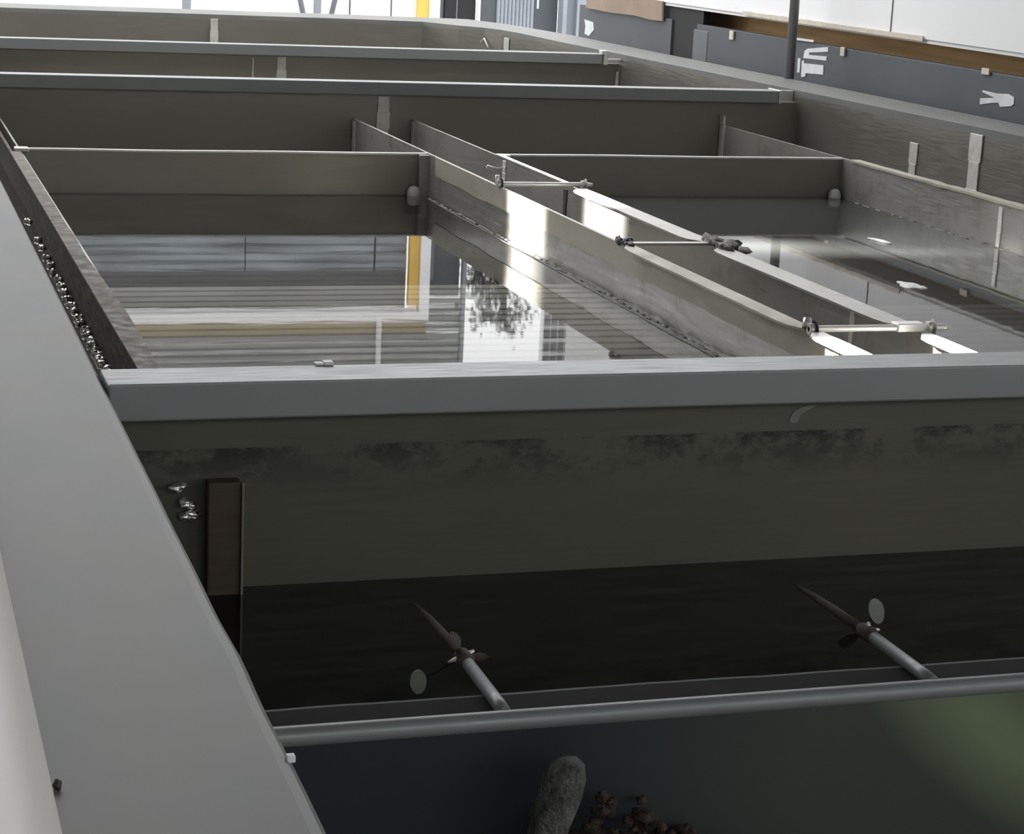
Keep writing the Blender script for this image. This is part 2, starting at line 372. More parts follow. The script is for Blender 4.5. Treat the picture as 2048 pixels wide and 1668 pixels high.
def tie(y, r, z, m, x0=2.262, x1=2.63, flat=False, plate=False):
    bm = BM()
    if flat: box(bm, x0+.01, x1-.02, y-.016, y+.016, z-.004, z+.004, .002)
    else: tube(bm, [(x0, y, z), (x0+.02, y, z), (x1-.02, y, z), (x1, y, z)], [r*.7, r, r, r*.7], 14)
    t = obj('tie_rod', bm, m, la)
    for x in ((2.268, 2.600) if not flat else ()):
        bm = BM(); hexnut(bm, (x, y, z), r*1.9, .012); obj('nut', bm, 'rod' if x > 2.4 else 'weld', t)
        bm = BM(); tube(bm, [(x+.01, y, z), (x+.0125, y, z)], r*2.6, 16); obj('washer', bm, 'darkmetal' if x < 2.4 else 'weld', t)
    if plate:
        bm = BM(); box(bm, 2.505, 2.585, y-.012, y+.03, z-.010, z+.012, .004); obj('saddle', bm, 'rod', t)
    return t
t1 = tie(7.335, .0085, ZT+.012, 'rod', x1=2.64); 
bm = BM(); tube(bm, [(2.262, 7.335, ZT+.01), (2.262, 7.335, ZT+.045)], .008, 8); obj('bolt', bm, 'rod', t1)
t2 = tie(5.985, .008, ZT+.006, 'plate', flat=True)
t3 = tie(4.622, .0085, ZT+.010, 'rod', x1=2.66, plate=True)
bm = BM(); tube(bm, [(2.268, 4.645, ZT+.008), (2.272, 4.655, ZT+.032)], [.014, .011], 8); obj('bolt', bm, 'rod', t3)
def lump(name, label, cat, c, s, m, n, seed, group=None, kind=None, amp=.5):
    random.seed(seed); bm = BM()
    for i in range(n):
        blob(bm, (c[0]+random.uniform(-1, 1)*s[0], c[1]+random.uniform(-1, 1)*s[1], c[2]+random.uniform(0, 1)*s[2]*.4),
             (s[0]*random.uniform(.25, .55), s[1]*random.uniform(.25, .55), s[2]*random.uniform(.3, .7)), amp, 2, seed+i)
    return tag(obj(name, bm, m), label, cat, group, kind)
lump('scum_clump', 'dark knotted clump of scum at the left end of the flat cross bar', 'scum', (2.285, 5.99, ZT+.005), (.022, .05, .018), 'darkmetal', 9, 11)
lump('scum_clump', 'grey crusted clump of scum at the right end of the flat cross bar', 'scum', (2.60, 5.93, ZT+.008), (.035, .10, .022), 'scum', 14, 12)
lump('scum_clump', 'small dark stone-like lump under the white flange end by the near beam', 'scum', (2.562, 4.47, -.30), (.012, .05, .03), 'scum', 5, 13)
# ------------------------------------------------------------------ right-hand launder wall
rr = thing('launder_wall', 'steel launder plate along the right side of the pool with tan crusted top edge', 'launder', (4.21, 6.7, -.9))
obj('channel_plate', bb(4.205, 4.215, 3.57, 9.80, -.9, ZT), 'plate', rr)
bm = BM(); prevr = None
for i in range(60):
    y = 3.6+(8.3-3.6)*i/59; w = .006*noise.noise(Vector((y*6, 9, 0))); h = .004*noise.noise(Vector((y*9, 3, 0)))
    r = [bm.verts.new(p) for p in ((4.195+w, y, ZT-.006+h), (4.195+w, y, ZT+.004+h), (4.245+w, y, ZT+.004+h), (4.245+w, y, ZT-.006+h))]
    if prevr:
        for k in range(4): bm.faces.new((prevr[k], prevr[(k+1) % 4], r[(k+1) % 4], r[k]))
    else: bm.faces.new(r)
    prevr = r
bm.faces.new(prevr[::-1]); tag(obj('top_edge', bm, 'scumband', rr), 'tan crusted top edge')
def rrweld(y, z0, z1, w):
    bm = BM()
    for i in range(6): box(bm, 4.200, 4.206, y-w/2*(1+.2*math.sin(i*2)), y+w/2, z0+(z1-z0)*i/6, z0+(z1-z0)*(i+1)/6, .001, None, 1)
    obj('weld_seam', bm, 'rod', rr)
rrweld(7.0, -.5, -.20, .028); rrweld(9.77, -.45, -.13, .06)
# ------------------------------------------------------------------ left launder
lt = thing('launder_wall', 'brown stained launder wall with flat tan top strip beside the left rim', 'launder', (.58, 6.3, -.9))
obj('channel_plate', bb(.558, .570, 3.52, 9.80, -.9, ZT-.006), 'darkface', lt)
bm = BM(); prevr = None
for i in range(50):
    y = 3.53+(8.3-3.53)*i/49; w = .004*noise.noise(Vector((y*3, 5, 0))); k = .012*math.exp(-((y-4.9)/.5)**2)
    r = [bm.verts.new(p) for p in ((.556, y, ZT-.006), (.556, y, ZT), (.598+w+k, y, ZT), (.598+w+k, y, ZT-.006))]
    if prevr:
        for q in range(4): bm.faces.new((prevr[q], prevr[(q+1) % 4], r[(q+1) % 4], r[q]))
    else: bm.faces.new(r)
    prevr = r
bm.faces.new(prevr[::-1]); tag(obj('top_strip', bm, 'tanstrip', lt), 'tan crusted top strip')
obj('edge_plate', bb(.598, .606, 3.6, 9.80, -.9, ZT-.007), 'wall', lt)
obj('end_clip', bb(.575, .63, 8.30, 8.36, ZT-.004, ZT+.012, .004), 'weld', lt)
bm = BM(); box(bm, .563, .622, 3.455, 3.490, -.85, -.184, .003); tag(obj('end_post', bm, 'darkface', lt), 'dim brown end post below the near beam')
bm = BM(); box(bm, .6215, .626, 3.450, 3.458, -.62, -.184, .001); obj('end_post_edge', bm, 'wall', lt)
# ------------------------------------------------------------------ white stubs at the weir waterline
def stub(x, label, m='whiteplastic'):
    t = thing('pipe_stub', label, 'pipe', (x, 8.36, -.40), 'white stubs at the weir')
    bm = BM(); tube(bm, [(x, 8.37, -.42), (x, 8.37, -.345), (x, 8.37, -.328), (x, 8.37, -.318), (x, 8.37, -.314)], [.028, .028, .025, .016, .004], 18); obj('pipe', bm, m, t)
    bm = BM(); tube(bm, [(x, 8.37, -.43), (x, 8.37, -.395)], .034, 18); obj('collar', bm, 'darkmetal', t)
stub(2.215, 'small grey-white pipe stub at the weir foot left of the middle launder'); stub(4.17, 'rounded white pipe stub at the right end of the right weir plate')
# ------------------------------------------------------------------ lamella plates just below the surface
def lam(x0, x1, y):
    bm = BM(); n = 1
    prof = [(y-.036, -.372), (y-.033, -.368), (y+.024, -.368), (y+.027, -.372), (y+.031+.20, -.72), (y-.036+.20, -.72)]
    prism(bm, prof, 'X', x0, x1); return bm
def pack(x0, x1, label, group, ymax):
    first = tag(obj('lamella_plate', lam(x0, x1, 3.66), 'lamella'), label, 'plate', group)
    y = 3.66+.086; base = Vector(first.location); i = 1
    while y < ymax:
        c = first.copy(); C.objects.link(c); c.location = base+Vector((0, y-3.66, 0)); y += .086; i += 1
pack(.612, 2.27, 'grey sloping lamella plate just under the water of the left pool', 'lamella plates in the left pool', 6.4)
pack(2.59, 4.20, 'grey sloping lamella plate just under the water of the right pool', 'lamella plates in the right pool', 5.9)
# ------------------------------------------------------------------ water
def pool(x0, x1, y0, y1, z, label, m='water'):
    bm = BM(); v = [bm.verts.new(p) for p in ((x0, y0, z), (x1, y0, z), (x1, y1, z), (x0, y1, z))]; bm.faces.new(v)
    o = obj('water', bm, m); return tag(o, label, 'water', None, 'stuff')
WZ = -.356
pool(.607, 2.276, 3.52, 8.394, WZ, 'still mirror-like water of the left pool, reflecting the far building')
pool(2.583, 4.204, 3.52, 8.394, WZ, 'still water of the right pool with a pale reflected band', 'murkwater')
pool(2.288, 2.571, 3.52, 9.8, -.52, 'low water inside the middle launder channel', 'darkwater')
pool(.358, .557, 3.52, 9.8, -.30, 'dark narrow water between the left rim and the brown launder wall', 'darkwater')
pool(4.216, XR0(9.8)-.02, 3.52, 9.8, -.45, 'dark water in the channel along the right tank wall', 'darkwater')
pool(.36, XR0(3.4)-.01, 2.561, 3.494, -.39, 'dark water of the near compartment below the beam', 'darkwater')
# blobs standing for water glints, scum lines
def fleck(name, label, c, s, seed, m='glint', group=None, n=3):
    random.seed(seed); bm = BM()
    for i in range(n): blob(bm, (c[0]+random.uniform(-.6, .6)*s[0], c[1]+random.uniform(-.6, .6)*s[1], c[2]), (s[0]*random.uniform(.5, .9), s[1]*random.uniform(.4, .8), s[2]*random.uniform(.6, 1)), .35, 2, seed+i)
    return tag(obj(name, bm, m), label, 'glint', group)
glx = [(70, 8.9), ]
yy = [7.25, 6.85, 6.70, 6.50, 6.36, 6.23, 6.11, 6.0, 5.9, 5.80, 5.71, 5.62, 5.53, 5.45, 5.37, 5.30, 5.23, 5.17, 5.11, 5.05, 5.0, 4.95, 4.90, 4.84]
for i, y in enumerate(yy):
    fleck('glint_fleck', 'white fleck in the row put in for sky glints in the dark gap beside the left rim', (.546, y, -.297), (.014, .020, .010), 40+i, 'skyglint', 'flecks for sky glints in the left gap', 4)  # blobs set where the trough water mirrors the sky
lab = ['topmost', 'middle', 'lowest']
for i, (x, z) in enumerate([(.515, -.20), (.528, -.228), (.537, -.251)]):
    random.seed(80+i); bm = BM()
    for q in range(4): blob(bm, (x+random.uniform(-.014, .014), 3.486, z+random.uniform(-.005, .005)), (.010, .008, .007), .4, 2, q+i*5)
    tag(obj('glint_fleck', bm, 'skyglint'), lab[i]+' of three white specks put in for sky glints at the left end of the dark partition', 'glint', 'specks for sky glints below the near beam')  # glossy specks in place of sky reflections beside the end post
def scumline(x, y0, y1, z, w, label, seed, step=.035):
    random.seed(seed); bm = BM(); y = y0
    while y < y1:
        l = random.uniform(.02, .05)
        blob(bm, (x+random.uniform(-w, w)*.4, y, z), (w*random.uniform(.25, .6), l, .003), .35, 1, int(y*100))
        y += random.uniform(step*.7, step*2)
    return tag(obj('scum_line', bm, 'scum'), label, 'scum', None, 'stuff')
scumline(2.262, 5.0, 8.3, WZ, .016, 'crumbly scum line floating along the left launder plate', 21)
scumline(4.192, 6.8, 8.2, WZ, .014, 'broken dark scum line along the right-hand launder wall', 22, .07)
for y0, y1, dx in ((5.0, 8.3, .030),):
    bm = BM(); prevr = None
    for i in range(80):
        y = y0+(y1-y0)*i/79; x = 2.276-dx-.006*noise.noise(Vector((y*3, 1, 5)))-.010*(1-i/79)
        r = [bm.verts.new((x-.0035, y, WZ+.001)), bm.verts.new((x, y, WZ+.0035)), bm.verts.new((x+.0035, y, WZ+.001))]
        if prevr:
            for k in range(2): bm.faces.new((prevr[k], prevr[k+1], r[k+1], r[k]))
        prevr = r
    tag(obj('cord', bm, 'blackscum'), 'thin dark line floating beside the left launder plate', 'cord')
fleck('glint_patch', 'bright white patch put in for glints on the right pool', (3.405, 6.19, WZ), (.034, .065, .005), 301, 'glint', None, 7)  # white blobs shaped as the bright reflection on this water
bm = BM(); tube(bm, [(3.748, 7.206, WZ+.003), (3.762, 7.17, WZ+.003), (3.772, 7.12, WZ+.003), (3.787, 7.084, WZ+.003)], [.003, .006, .007, .003], 8)
tag(obj('floating_strip', bm, 'whiteplastic'), 'thin white strip floating on the right pool near the weir', 'strip')
bm = BM(); box(bm, .770, .785, 3.553, 3.572, .001, .005, .001); box(bm, .786, .803, 3.553, 3.574, .001, .007, .001)
tag(obj('tape_scrap', bm, 'whiteplastic'), 'small white scrap of tape on the back edge of the near beam', 'tape')
bm = BM(); box(bm, .378, .3865, 1.830, 1.839, -.006, .0012, .001); tag(obj('tape_scrap', bm, 'whiteplastic'), 'tiny white speck on the lip of the left rim', 'tape')
# ------------------------------------------------------------------ near compartment: rail, skirt, mixers
bm = BM(); pts = [(.36+i*.1, 2.552, -.285) for i in range(43)]
tube(bm, pts, .0145, 16); tag(obj('cross_pipe', bm, 'beam'), 'slim grey pipe along the top of the nearest low partition', 'pipe')
sk = thing('rubber_skirt', 'dark flat strip with wavy pale edge behind the slim pipe', 'strip', (2.4, 2.61, -.30))
bm = BM(); bm2 = BM(); p1 = p2 = None
for i in range(90):
    x = .44+4.1*i/89; w = .006*noise.noise(Vector((x*2.3, 0, 7)))+.004*noise.noise(Vector((x*9, 0, 3)))
    y = 2.652+w
    r = [bm.verts.new(p) for p in ((x, 2.566, -.302), (x, 2.566, -.296), (x, y, -.288), (x, y, -.294))]
    q = [bm2.verts.new(p) for p in ((x, y, -.2878), (x, y+.0035, -.2865), (x, y+.006, -.288), (x, y+.0035, -.294))]
    if p1:
        for k in range(4):
            bm.faces.new((p1[k], p1[(k+1) % 4], r[(k+1) % 4], r[k])); bm2.faces.new((p2[k], p2[(k+1) % 4], q[(k+1) % 4], q[k]))
    p1, p2 = r, q
obj('strip', bm, 'rubber', sk); obj('worn_edge', bm2, 'beam', sk)
def blade(root, tip, w, m, parent):
    """paddle shaped blade in the plane across the shaft"""
    a = Vector(root); b = Vector(tip); d = (b-a); L = d.length; d.normalize(); u = Vector((0, 1, 0)).cross(d).normalized()
    out = [(0, .18), (.25, .30), (.45, .75), (.65, 1), (.85, .85), (.97, .5), (1.0, .12)]
    bm = BM(); pr = None
    for t, k in out:
        y = .008*(t)
        c = a+d*L*t; p = []
        for sgn in (-1, 0, 1):
            for yy_ in (-.0015, .0015): p.append(bm.verts.new(c+u*sgn*w*k+Vector((0, yy_+y*sgn*.6, 0))))
        ringi = [p[0], p[2], p[4], p[5], p[3], p[1]]
        if pr:
            for q in range(6): bm.faces.new((pr[q], pr[(q+1) % 6], ringi[(q+1) % 6], ringi[q])).smooth = True
        else: bm.faces.new(ringi)
        pr = ringi
    bm.faces.new(pr[::-1])
    return obj('blade', bm, m, parent)
def paddle(c, hx, hz, tilt, root, parent):
    bm = BM(); n = 20; pts = [(c[0]+hx*math.cos(a)*math.cos(tilt)-hz*math.sin(a)*math.sin(tilt)*(1-.15*math.cos(a)), c[2]+hx*math.cos(a)*math.sin(tilt)+hz*math.sin(a)*math.cos(tilt)) for a in [2*math.pi*k/n for k in range(n)]]
    prism(bm, pts, 'Y', c[1]-.002, c[1]+.002); p = obj('paddle', bm, 'paleblade', parent); tag(p, 'pale oval paddle')
    bm = BM(); tube(bm, [root, ((root[0]+c[0])/2, c[1]+.004, (root[2]+c[2])/2-.004), (c[0], c[1]+.004, c[2])], .003, 8); obj('paddle_arm', bm, 'rubber', p)
def mixer(x, blades, wing, label, pad):
    t = thing('mixer', label, 'mixer', (x, 2.6, -.29), 'mixers in the near compartment')
    bm = BM(); tube(bm, [(x-.002, 2.560, -.279), (x, 2.60, -.279), (x+.003, 2.775, -.280)], [.0105, .0105, .0095], 16); obj('shaft', bm, 'beam', t)
    bm = BM(); tube(bm, [(x+.003, 2.765, -.280), (x+.003, 2.775, -.280), (x+.003, 2.80, -.281), (x+.004, 2.812, -.281)], [.011, .0135, .0135, .008], 16); obj('hub', bm, 'dullbrown', t)
    bm = BM()
    for q in wing: tube(bm, [(x+.003, 2.785, -.275), q], [.0055, .002], 8)
    tag(obj('clip', bm, 'rod', t), 'white metal clip')
    bm = BM(); tube(bm, [(x+.004, 2.81, -.282), (x+.003, 2.90, -.283), (x+.002, 2.98, -.285), (x, 3.06, -.288)], [.008, .0075, .006, .002], 12); obj('sleeve', bm, 'dullbrown', t)
    for tip, w, m in blades: blade((x+.003, 2.80, -.281), tip, w, m, t)
    paddle(*pad, (x+.003, 2.80, -.281), t)
mixer(.838, [((.884, 2.80, -.290), .010, 'dullbrown'), ((.822, 2.80, -.245), .011, 'dullbrown')],
      [(.816, 2.785, -.284), (.856, 2.785, -.268)], 'left mixer shaft beyond the slim pipe, pale oval paddle hanging at its left', ((.775, 2.80, -.318), .0125, .019, .08))
mixer(1.507, [((1.47, 2.80, -.305), .009, 'rubber')],
      [(1.530, 2.785, -.276), (1.510, 2.785, -.262)], 'right mixer shaft beyond the slim pipe, pale oval paddle standing above it', ((1.530, 2.80, -.250), .013, .022, .35))
# crusted stump and rusty debris on a ledge at the bottom
bm = BM(); tube(bm, [(.870, 2.470, -.62), (.872, 2.470, -.44), (.880, 2.470, -.40), (.892, 2.470, -.36), (.898, 2.470, -.335), (.900, 2.470, -.322), (.900, 2.470, -.314), (.900, 2.470, -.311)], [.026, .027, .029, .031, .029, .024, .014, .003], 24)
bmesh.ops.subdivide_edges(bm, edges=bm.edges, cuts=1, use_grid_fill=True)
for v in bm.verts: v.co += Vector((1, 1, .4))*.0035*noise.noise(v.co*90)
tag(obj('crusted_stump', bm, 'crust'), 'grey crusted round-topped stump standing at the bottom of the picture', 'stump')
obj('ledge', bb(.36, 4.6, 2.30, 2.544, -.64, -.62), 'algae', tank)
random.seed(5); bm = BM()
for i in range(260):
    x = random.uniform(.93, 1.18); y = random.uniform(2.44, 2.53)
    h = .10*math.exp(-((x-.97)/.12)**2)+.13
    blob(bm, (x, y, -.615+random.uniform(0, h)), (random.uniform(.006, .014),)*2+(random.uniform(.005, .010),), .3, 2, i, 2)
tag(obj('rusty_debris', bm, 'rust'), 'heap of rusty sludge crumbs beside the crusted stump', 'debris', None, 'stuff')
# white pipe outside the left rim
wp = thing('white_pipe', 'pale plastic pipe running along the outer edge of the left rim', 'pipe', (.06, 3, -.05))
bm = BM(); tube(bm, [(.055, y, .022) for y in (-.5, .5, 1.2, 1.6, 2, 2.4, 3, 5, 9)], .092, 40); obj('pipe', bm, 'whitepipe', wp)
bm = BM(); blob(bm, (.157, 1.80, .004), (.004, .007, .005), .2, 2, 3); tag(obj('grit_speck', bm, 'blackscum'), 'tiny black speck on the left rim beside the pale pipe', 'speck')
# ------------------------------------------------------------------ right side: pole, panels, timber, white wall
bm = BM(); tube(bm, [(4.95, 10.62, -.04), (4.95, 10.62, 1.0), (4.95, 10.62, 2.2)], .027, 18)
tag(obj('pole', bm, 'pole'), 'slim grey upright pole at the outer edge of the right rim', 'pole')
gp = thing('steel_hoarding', 'long dark grey steel panel with white painted marks behind the right rim', 'panel', (5.23, 8.3, -1.7))
obj('panel_face', bb(5.20, 5.25, 3.5, 12.62, -1.7, .185, .004), 'greypanel', gp)
tag(obj('end_fold', bb(5.196, 5.25, 12.42, 12.66, -1.7, .150, .006), 'greyface', gp), 'lighter grey folded end of the panel')
def mark(poly): return obj('painted_mark', prism(BM(), poly, 'X', 5.1965, 5.2005), 'whitepaint', gp)
mark([(10.667, .177), (10.93, .149), (10.969, .133), (10.977, .092), (10.674, .100), (10.672, .124), (10.901, .115), (10.908, .128), (10.662, .151)])
mark([(10.995, .076), (10.960, .077), (10.967, .063), (10.706, .072), (10.701, .020), (10.927, .010), (10.935, -.010), (10.985, -.018)])
mark([(11.049, .086), (11.012, .087), (11.013, .006), (11.046, .003)])
mark([(8.936, .093), (8.822, .090), (8.775, .092), (8.705, .097), (8.644, .086), (8.642, .055), (8.663, .043), (8.763, .031), (8.782, .049), (8.845, .041), (8.952, .024), (8.956, .053), (8.821, .068), (8.943, .085)])
gp2 = thing('steel_hoarding', 'short dark grey panel under the cardboard, left of the black doorway', 'panel', (5.23, 14, -1.7), None)
obj('panel_face', bb(5.20, 5.25, 13.06, 14.95, -1.7, .19, .004), 'greypanel', gp2)
mark2 = prism(BM(), [(14.82, .085), (14.62, .075), (14.60, .02), (14.70, -.03), (14.80, -.02), (14.79, .04)], 'X', 5.1965, 5.2005); obj('painted_mark', mark2, 'whitepaint', gp2)
struct('door_1', bb(5.215, 5.26, 12.55, 13.16, -1.7, .29), 'black', 'black doorway between the two dark grey panels', 'door')
bm = BM(); box(bm, 5.44, 5.52, 3.5, 13.4, .06, .2745, .006)
tb = tag(obj('timber_beam', bm, 'timber'), 'long brown timber rail on top of the dark grey panel, below the white wall', 'beam')
bm = BM(); prevr = None
for i in range(40):
    y = 9.55+2.3*i/39; h = .010+.012*abs(noise.noise(Vector((y*6, 2, 0))))
    r = [bm.verts.new(p) for p in ((5.177, y, .290-h*.4), (5.177, y, .299+h), (5.184, y, .299+h), (5.184, y, .290-h*.4))]
    if prevr:
        for k in range(4): bm.faces.new((prevr[k], prevr[(k+1) % 4], r[(k+1) % 4], r[k]))
    else: bm.faces.new(r)
    prevr = r
bm.faces.new(prevr[::-1]); tag(obj('paper_strip', bm, 'paper'), 'torn cream paper strip along the top of the brown timber rail', 'paper')
bm = BM(); pl = [(13.18, .170), (13.2, .30), (14.55, .31), (14.72, .305), (14.74, .175), (14.2, .168), (13.7, .177), (13.4, .165)]; prism(bm, pl, 'X', 5.175, 5.188)
tag(obj('cardboard_sheet', bm, 'cardboard'), 'brown cardboard sheet hung above the short dark grey panel', 'cardboard')
def pt(y0, y1, z0, z1, label): tag(obj('paper_tag', bb(5.186, 5.197, y0, y1, z0, z1, .002), 'paper'), label, 'tag')
pt(11.99, 12.05, .125, .180, 'small cream tag under the timber rail, left of the pole')
pt(10.44, 10.49, .142, .190, 'small cream tag under the timber rail above the white marks')
pt(8.88, 8.95, .170, .20, 'small white tag under the timber rail near the right picture edge')
bm = BM(); prism(bm, [(11.114, .200), (10.843, .203), (10.847, .190), (11.112, .187)], 'X', 5.19, 5.1985); tag(obj('paper_strip', bm, 'whitepaint'), 'short white strip on the lower edge of the timber rail beside the pole', 'paper')
bm = BM(); box(bm, 5.19, 5.60, 3.0, 14.84, .296, 2.6); wr = struct('wall_right', bm, 'whitewall', 'bright white wall above the brown timber rail on the right')
obj('panel_seam', bb(5.186, 5.192, 9.92, 9.928, .30, 2.5), 'slat', wr)
struct('trim_1', bb(5.50, 5.60, 3.0, 14.95, -1.7, .29), 'greyface', 'dark base of the right wall behind the panels', 'wall')
struct('trim_4', bb(5.20, 5.50, 3.0, 13.4, .275, .2955), 'whitewall', 'dark underside of the white wall above the timber rail', 'trim')
# ------------------------------------------------------------------ far building across the yard
FY = 25.0
struct('floor', bb(-30, 40, -12, 60, -1.75, -1.70), 'concrete', 'grey concrete yard floor', 'floor')
bm = BM()
cuts = [-4, 1.2, 5.735, 6.255, 6.60]
for a, b in zip(cuts, cuts[1:]): box(bm, a+.012, b-.012, FY, FY+.06, -1.7, 2.44, .004, None, 1)
wf = struct('wall_far', bm, 'whitewall', 'bright white sheeted wall beyond the far end of the tank')
obj('backing', bb(-4, 6.6, FY+.07, FY+.12, -1.7, 2.44), 'greysteel', wf)
def post(x0, x1, z1, m, label, name='post', dy=-.12, y1=0):
    return tag(obj(name, bb(x0, x1, FY+dy-.10, FY+dy+y1, -1.7, z1, .008), m), label, 'post')
post(3.67, 3.765, 2.4, 'greysteel', 'grey post before the white far wall, leftmost of the posts', 'steel_post')
vb = thing('braced_post', 'grey steel post with a pair of slanted braces before the white far wall', 'post', (5.28, FY-.2, -1.7))
obj('upright', bb(5.245, 5.325, FY-.25, FY-.17, -1.7, 1.6, .008), 'greysteel', vb)
for sx in (-1, 1):
    bm = BM(); tube(bm, [(5.285+sx*.16, FY-.21, -.50), (5.285+sx*.42, FY-.21, .65)], .032, 10); obj('brace', bm, 'greysteel', vb)
post(6.565, 6.70, 3.34, 'yellow', 'yellow upright post beside the white frame at the far wall', 'yellow_post', -.02)
fr = thing('door_frame', 'white portal frame of the far loading door', 'frame', (3, FY-.1, -1.7))
obj('upright', bb(6.70, 6.83, FY-.16, FY-.02, -1.7, 3.51, .006), 'whitewall', fr)
obj('head_beam', bb(-4, 6.70, FY-.16, FY-.02, 3.38, 3.51, .006), 'whitewall', fr)
lv = thing('louvre_screen', 'blue-grey louvred screen inside the head of the white frame', 'louvre', (1.2, FY, 2.45))
zs = [2.45, 2.56, 2.66, 2.77, 2.88]
for z0, z1 in zip(zs, zs[1:]):
    for a, b in ((-4, 4.49), (4.50, 6.13), (6.15, 6.555)):
        obj('slat', bb(a, b, FY-.01, FY+.03, z0+.012, z1-.004, .006, None, 1), 'louvre', lv)
zs = [2.88, 2.95, 3.02, 3.09, 3.16, 3.23, 3.30, 3.37]
for z0, z1 in zip(zs, zs[1:]): obj('slat', bb(-4, 6.555, FY, FY+.03, z0+.006, z1, .004, None, 1), 'slat', lv)
obj('backing', bb(-4, 6.555, FY+.04, FY+.08, 2.44, 3.38), 'greypanel', lv)
bm = BM(); box(bm, -4, 6.83, FY-.04, FY+.05, 3.515, 3.70)
struct('trim_2', bm, 'ochre', 'ochre band above the white door frame', 'trim')
bm = BM(); z = 3.70
while z < 5.2: box(bm, -4, 7.29, FY, FY+.05, z+.01, z+.105, .006, None, 1); z += .11
struct('wall_back', bm, 'slat', 'grey slatted cladding above the ochre band')
bm = BM(); tube(bm, [(6.21, FY-.06, 3.38), (6.21, FY-.06, 5.2)], .035, 12); tag(obj('downpipe', bm, 'whitewall'), 'thin white downpipe on the slatted cladding', 'pipe')
cb = thing('black_cabinet', 'black cabinets with a thin pale joint right of the white frame', 'cabinet', (7.08, FY, -1.7))
obj('body', bb(6.905, 7.055, FY-.10, FY+.1, -1.7, .6, .004), 'black', cb); obj('body', bb(7.072, 7.30, FY-.10, FY+.1, -1.7, .6, .004), 'black', cb)
obj('joint', bb(7.055, 7.072, FY-.09, FY+.1, -1.7, .6), 'greysteel', cb)
tag(obj('grey_pier', bb(6.832, 6.90, FY-.06, FY+.1, -1.7, 3.0), 'greyface'), 'narrow grey pier between white frame and black cabinets', 'pier')
tag(obj('slate_sheet', bb(6.905, 7.29, FY+.11, FY+.15, .6, 3.25), 'greypanel'), 'dark slate sheet above the black cabinets', 'sheet')
bm = BM(); z = 3.25
while z < 3.68: box(bm, 6.84, 7.29, FY+.02, FY+.05, z+.01, z+.105, .006, None, 1); z += .11
struct('trim_3', bm, 'slat', 'grey slatted infill right of the ochre band', 'wall')
tag(obj('white_post', bb(7.315, 7.35, FY-.15, FY-.10, -1.7, .8, .004), 'whitewall'), 'thin white post beside the black cabinets', 'post')
tag(obj('grey_post', bb(7.295, 7.345, FY-.04, FY+.06, .8, 5.2, .004), 'greysteel'), 'dark upright edge of the slatted cladding', 'post')
tag(obj('grey_sheet', bb(7.35, 7.58, FY-.06, FY, -1.7, 1.4), 'greypanel'), 'dark grey sheet right of the thin white post', 'sheet')
bm = BM()
for i in range(10): box(bm, 7.58+i*.049, 7.58+i*.049+.043, FY-.10, FY-.03, -1.7, 1.6, .014, None, 1)
tag(obj('corrugated_sheet', bm, 'bluegrey'), 'pale blue-grey corrugated sheet between dark panels', 'sheet')
gs = thing('grey_locker', 'dark grey locker with a small white tag left of the blue-grey column', 'locker', (8.22, FY, -1.7))
obj('body', bb(8.072, 8.375, FY-.08, FY+.2, -1.7, 1.5), 'greypanel', gs); obj('label_tag', bb(8.10, 8.125, FY-.085, FY-.079, -.29, -.18), 'whitepaint', gs)
col = thing('steel_column', 'blue-grey steel column at the corner left of the cardboard', 'column', (8.55, FY, -1.7))
obj('flange', bb(8.375, 8.43, FY-.30, FY-.1, -1.7, 2.0, .004), 'bluegrey', col); obj('web', bb(8.43, 8.62, FY-.22, FY-.18, -1.7, 2.0), 'greysteel', col); obj('flange', bb(8.56, 8.73, FY-.30, FY-.1, -1.7, 2.0, .004), 'bluegrey', col)
# tree behind the gap
def tree(x, y, z0, h, label):
    t = thing('tree', label, 'tree', (x, y, -1.7)); random.seed(33)
    bm = BM(); tube(bm, [(x, y, -1.7), (x+.05, y, z0), (x+.12, y, z0+h*.5), (x+.2, y, z0+h*.9)], [.16, .11, .07, .02], 10)
    tips = []
    for i in range(26):
        zz = z0+h*random.uniform(-.2, .85); a = random.uniform(0, 6.28); L = random.uniform(.35, .8)*(1-.55*max(0, (zz-z0)/h))
        b = (x+.1, y, zz); e = (x+.1+L*math.cos(a), y+L*math.sin(a)*.6, zz+L*random.uniform(.05, .6)); tube(bm, [b, ((b[0]+e[0])/2, (b[1]+e[1])/2, (b[2]+e[2])/2-.03), e], [.03, .02, .008], 5)
        tips += [(Vector(b).lerp(Vector(e), k), L) for k in (.45, .7, .9, 1)]
    obj('trunk', bm, 'bark', t)
    bm = BM()
    for p, L in tips:
        for q in range(26):
            c = p+Vector((random.gauss(0, .11), random.gauss(0, .11), random.gauss(0, .08))); s = random.uniform(.025, .055)
            a = random.uniform(0, 6.28); u = Vector((math.cos(a), math.sin(a), random.uniform(-.5, .5)))*s; w = Vector((-math.sin(a)*.4, math.cos(a)*.4, random.uniform(-1, 1)))*s*.7
            bm.faces.new([bm.verts.new(c+u), bm.verts.new(c+w), bm.verts.new(c-u), bm.verts.new(c-w)])
    obj('crown', bm, 'leaf', t)
tree(8.66, 28.0, 2.95, 1.45, 'dark tree against the sky beyond the gap in the far building')
wb = thing('office_block', 'far block with a grid of dark windows at the right of the gap', 'building', (10.9, 30, -1.7))
obj('wall', bb(10.10, 12.0, 30.0, 30.12, -1.7, 6.5), 'whitewall', wb)
for k in range(11):
    for j in range(4):
        x = 10.125+j*.118; z = 3.25+k*.21
        obj('window', bb(x, x+.100, 29.985, 30.005, z, z+.165), 'glass', wb)
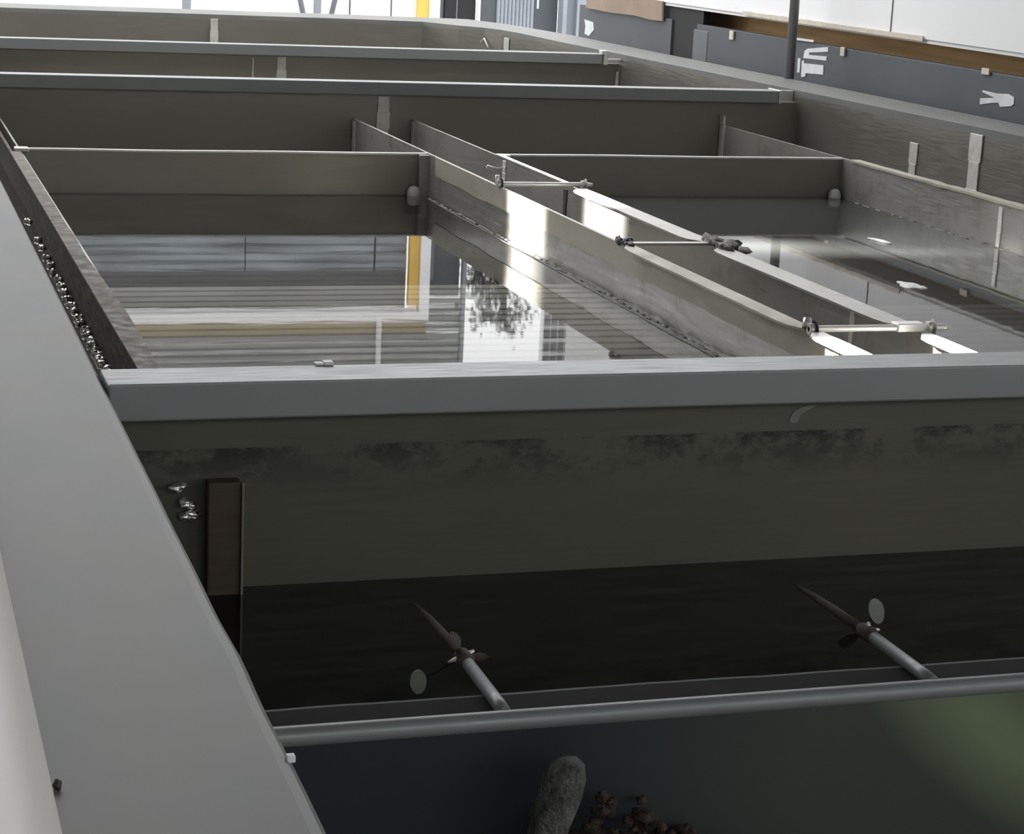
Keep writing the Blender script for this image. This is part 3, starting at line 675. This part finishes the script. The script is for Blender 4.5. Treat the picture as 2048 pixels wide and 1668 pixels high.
# ------------------------------------------------------------------ unseen roof and walls added to hold back light
struct('shade_roof', bb(-12, 14, -7.6, 9.0, 4.6, 4.75), 'darkroof', 'added unseen dark roof that shades the near half of the tank', 'shade_roof')  # roof put in to block the sky above the near half
struct('added_wall_near', bb(-12, 14, -12, -11.9, -1.7, 4.6), 'concrete', 'added unseen grey wall behind the viewer that tempers the rear light')  # set behind the camera to hold down light from the rear
struct('added_wall_left', bb(-6.2, -6.05, -12, 19, -1.7, 4.6), 'concrete', 'added grey wall on the left, outside the picture, that cuts sky light')  # added to dim the sky's reflection in plates and rim
# ------------------------------------------------------------------ light
w = bpy.data.worlds.new('overcast_sky'); scene.world = w; w.use_nodes = True
bg = w.node_tree.nodes['Background']; bg.inputs[0].default_value = (.98, .985, 1.0, 1); bg.inputs[1].default_value = 2.4
def shaft(name, target, e, dist, sy, sz, power, spread):
    d = Vector((math.cos(e), 0, -math.sin(e)))
    l = bpy.data.lights.new(name, 'AREA'); l.shape = 'RECTANGLE'; l.size = sy; l.size_y = sz; l.energy = power; l.spread = spread; l.color = (1, .98, .94)
    o = bpy.data.objects.new(name, l); C.objects.link(o); o.location = Vector(target)-d*dist; o.rotation_euler = d.to_track_quat('-Z', 'Z').to_euler()
    return o
shaft('sun_shaft', (2.28, 7.06, -.130), math.radians(25), 8, .56, .08, 11, math.radians(2.4))
shaft('added_halo', (2.28, 6.90, -.185), math.radians(25), 8, 1.10, .05, 6, math.radians(2.2))  # added weak lamp that widens the bright patch on the plates
shaft('sun_shaft', (2.40, 4.40, -.15), math.radians(32), 8, .30, .20, 40, math.radians(.7))
# ------------------------------------------------------------------ camera
yaw, pitch, roll = math.radians(17.867), math.radians(13.619), math.radians(2.740)
fwd = Vector((math.sin(yaw)*math.cos(pitch), math.cos(yaw)*math.cos(pitch), -math.sin(pitch)))
r0 = Vector((math.cos(yaw), -math.sin(yaw), 0)); u0 = r0.cross(fwd)
R = r0*math.cos(roll)+u0*math.sin(roll); U = u0*math.cos(roll)-r0*math.sin(roll)
cam = bpy.data.cameras.new('camera'); cam.sensor_width = 36; cam.sensor_fit = 'HORIZONTAL'; cam.lens = 4117.8/2048*36
cam.clip_start = .05; cam.clip_end = 300
co = bpy.data.objects.new('camera', cam); C.objects.link(co)
co.matrix_world = Matrix(((R.x, U.x, -fwd.x, 0), (R.y, U.y, -fwd.y, 0), (R.z, U.z, -fwd.z, .8), (0, 0, 0, 1)))
scene.camera = co
vs = scene.view_settings
vs.view_transform = 'Standard'; vs.look = 'None'; vs.gamma = 1; vs.use_curve_mapping = False; vs.exposure = .45
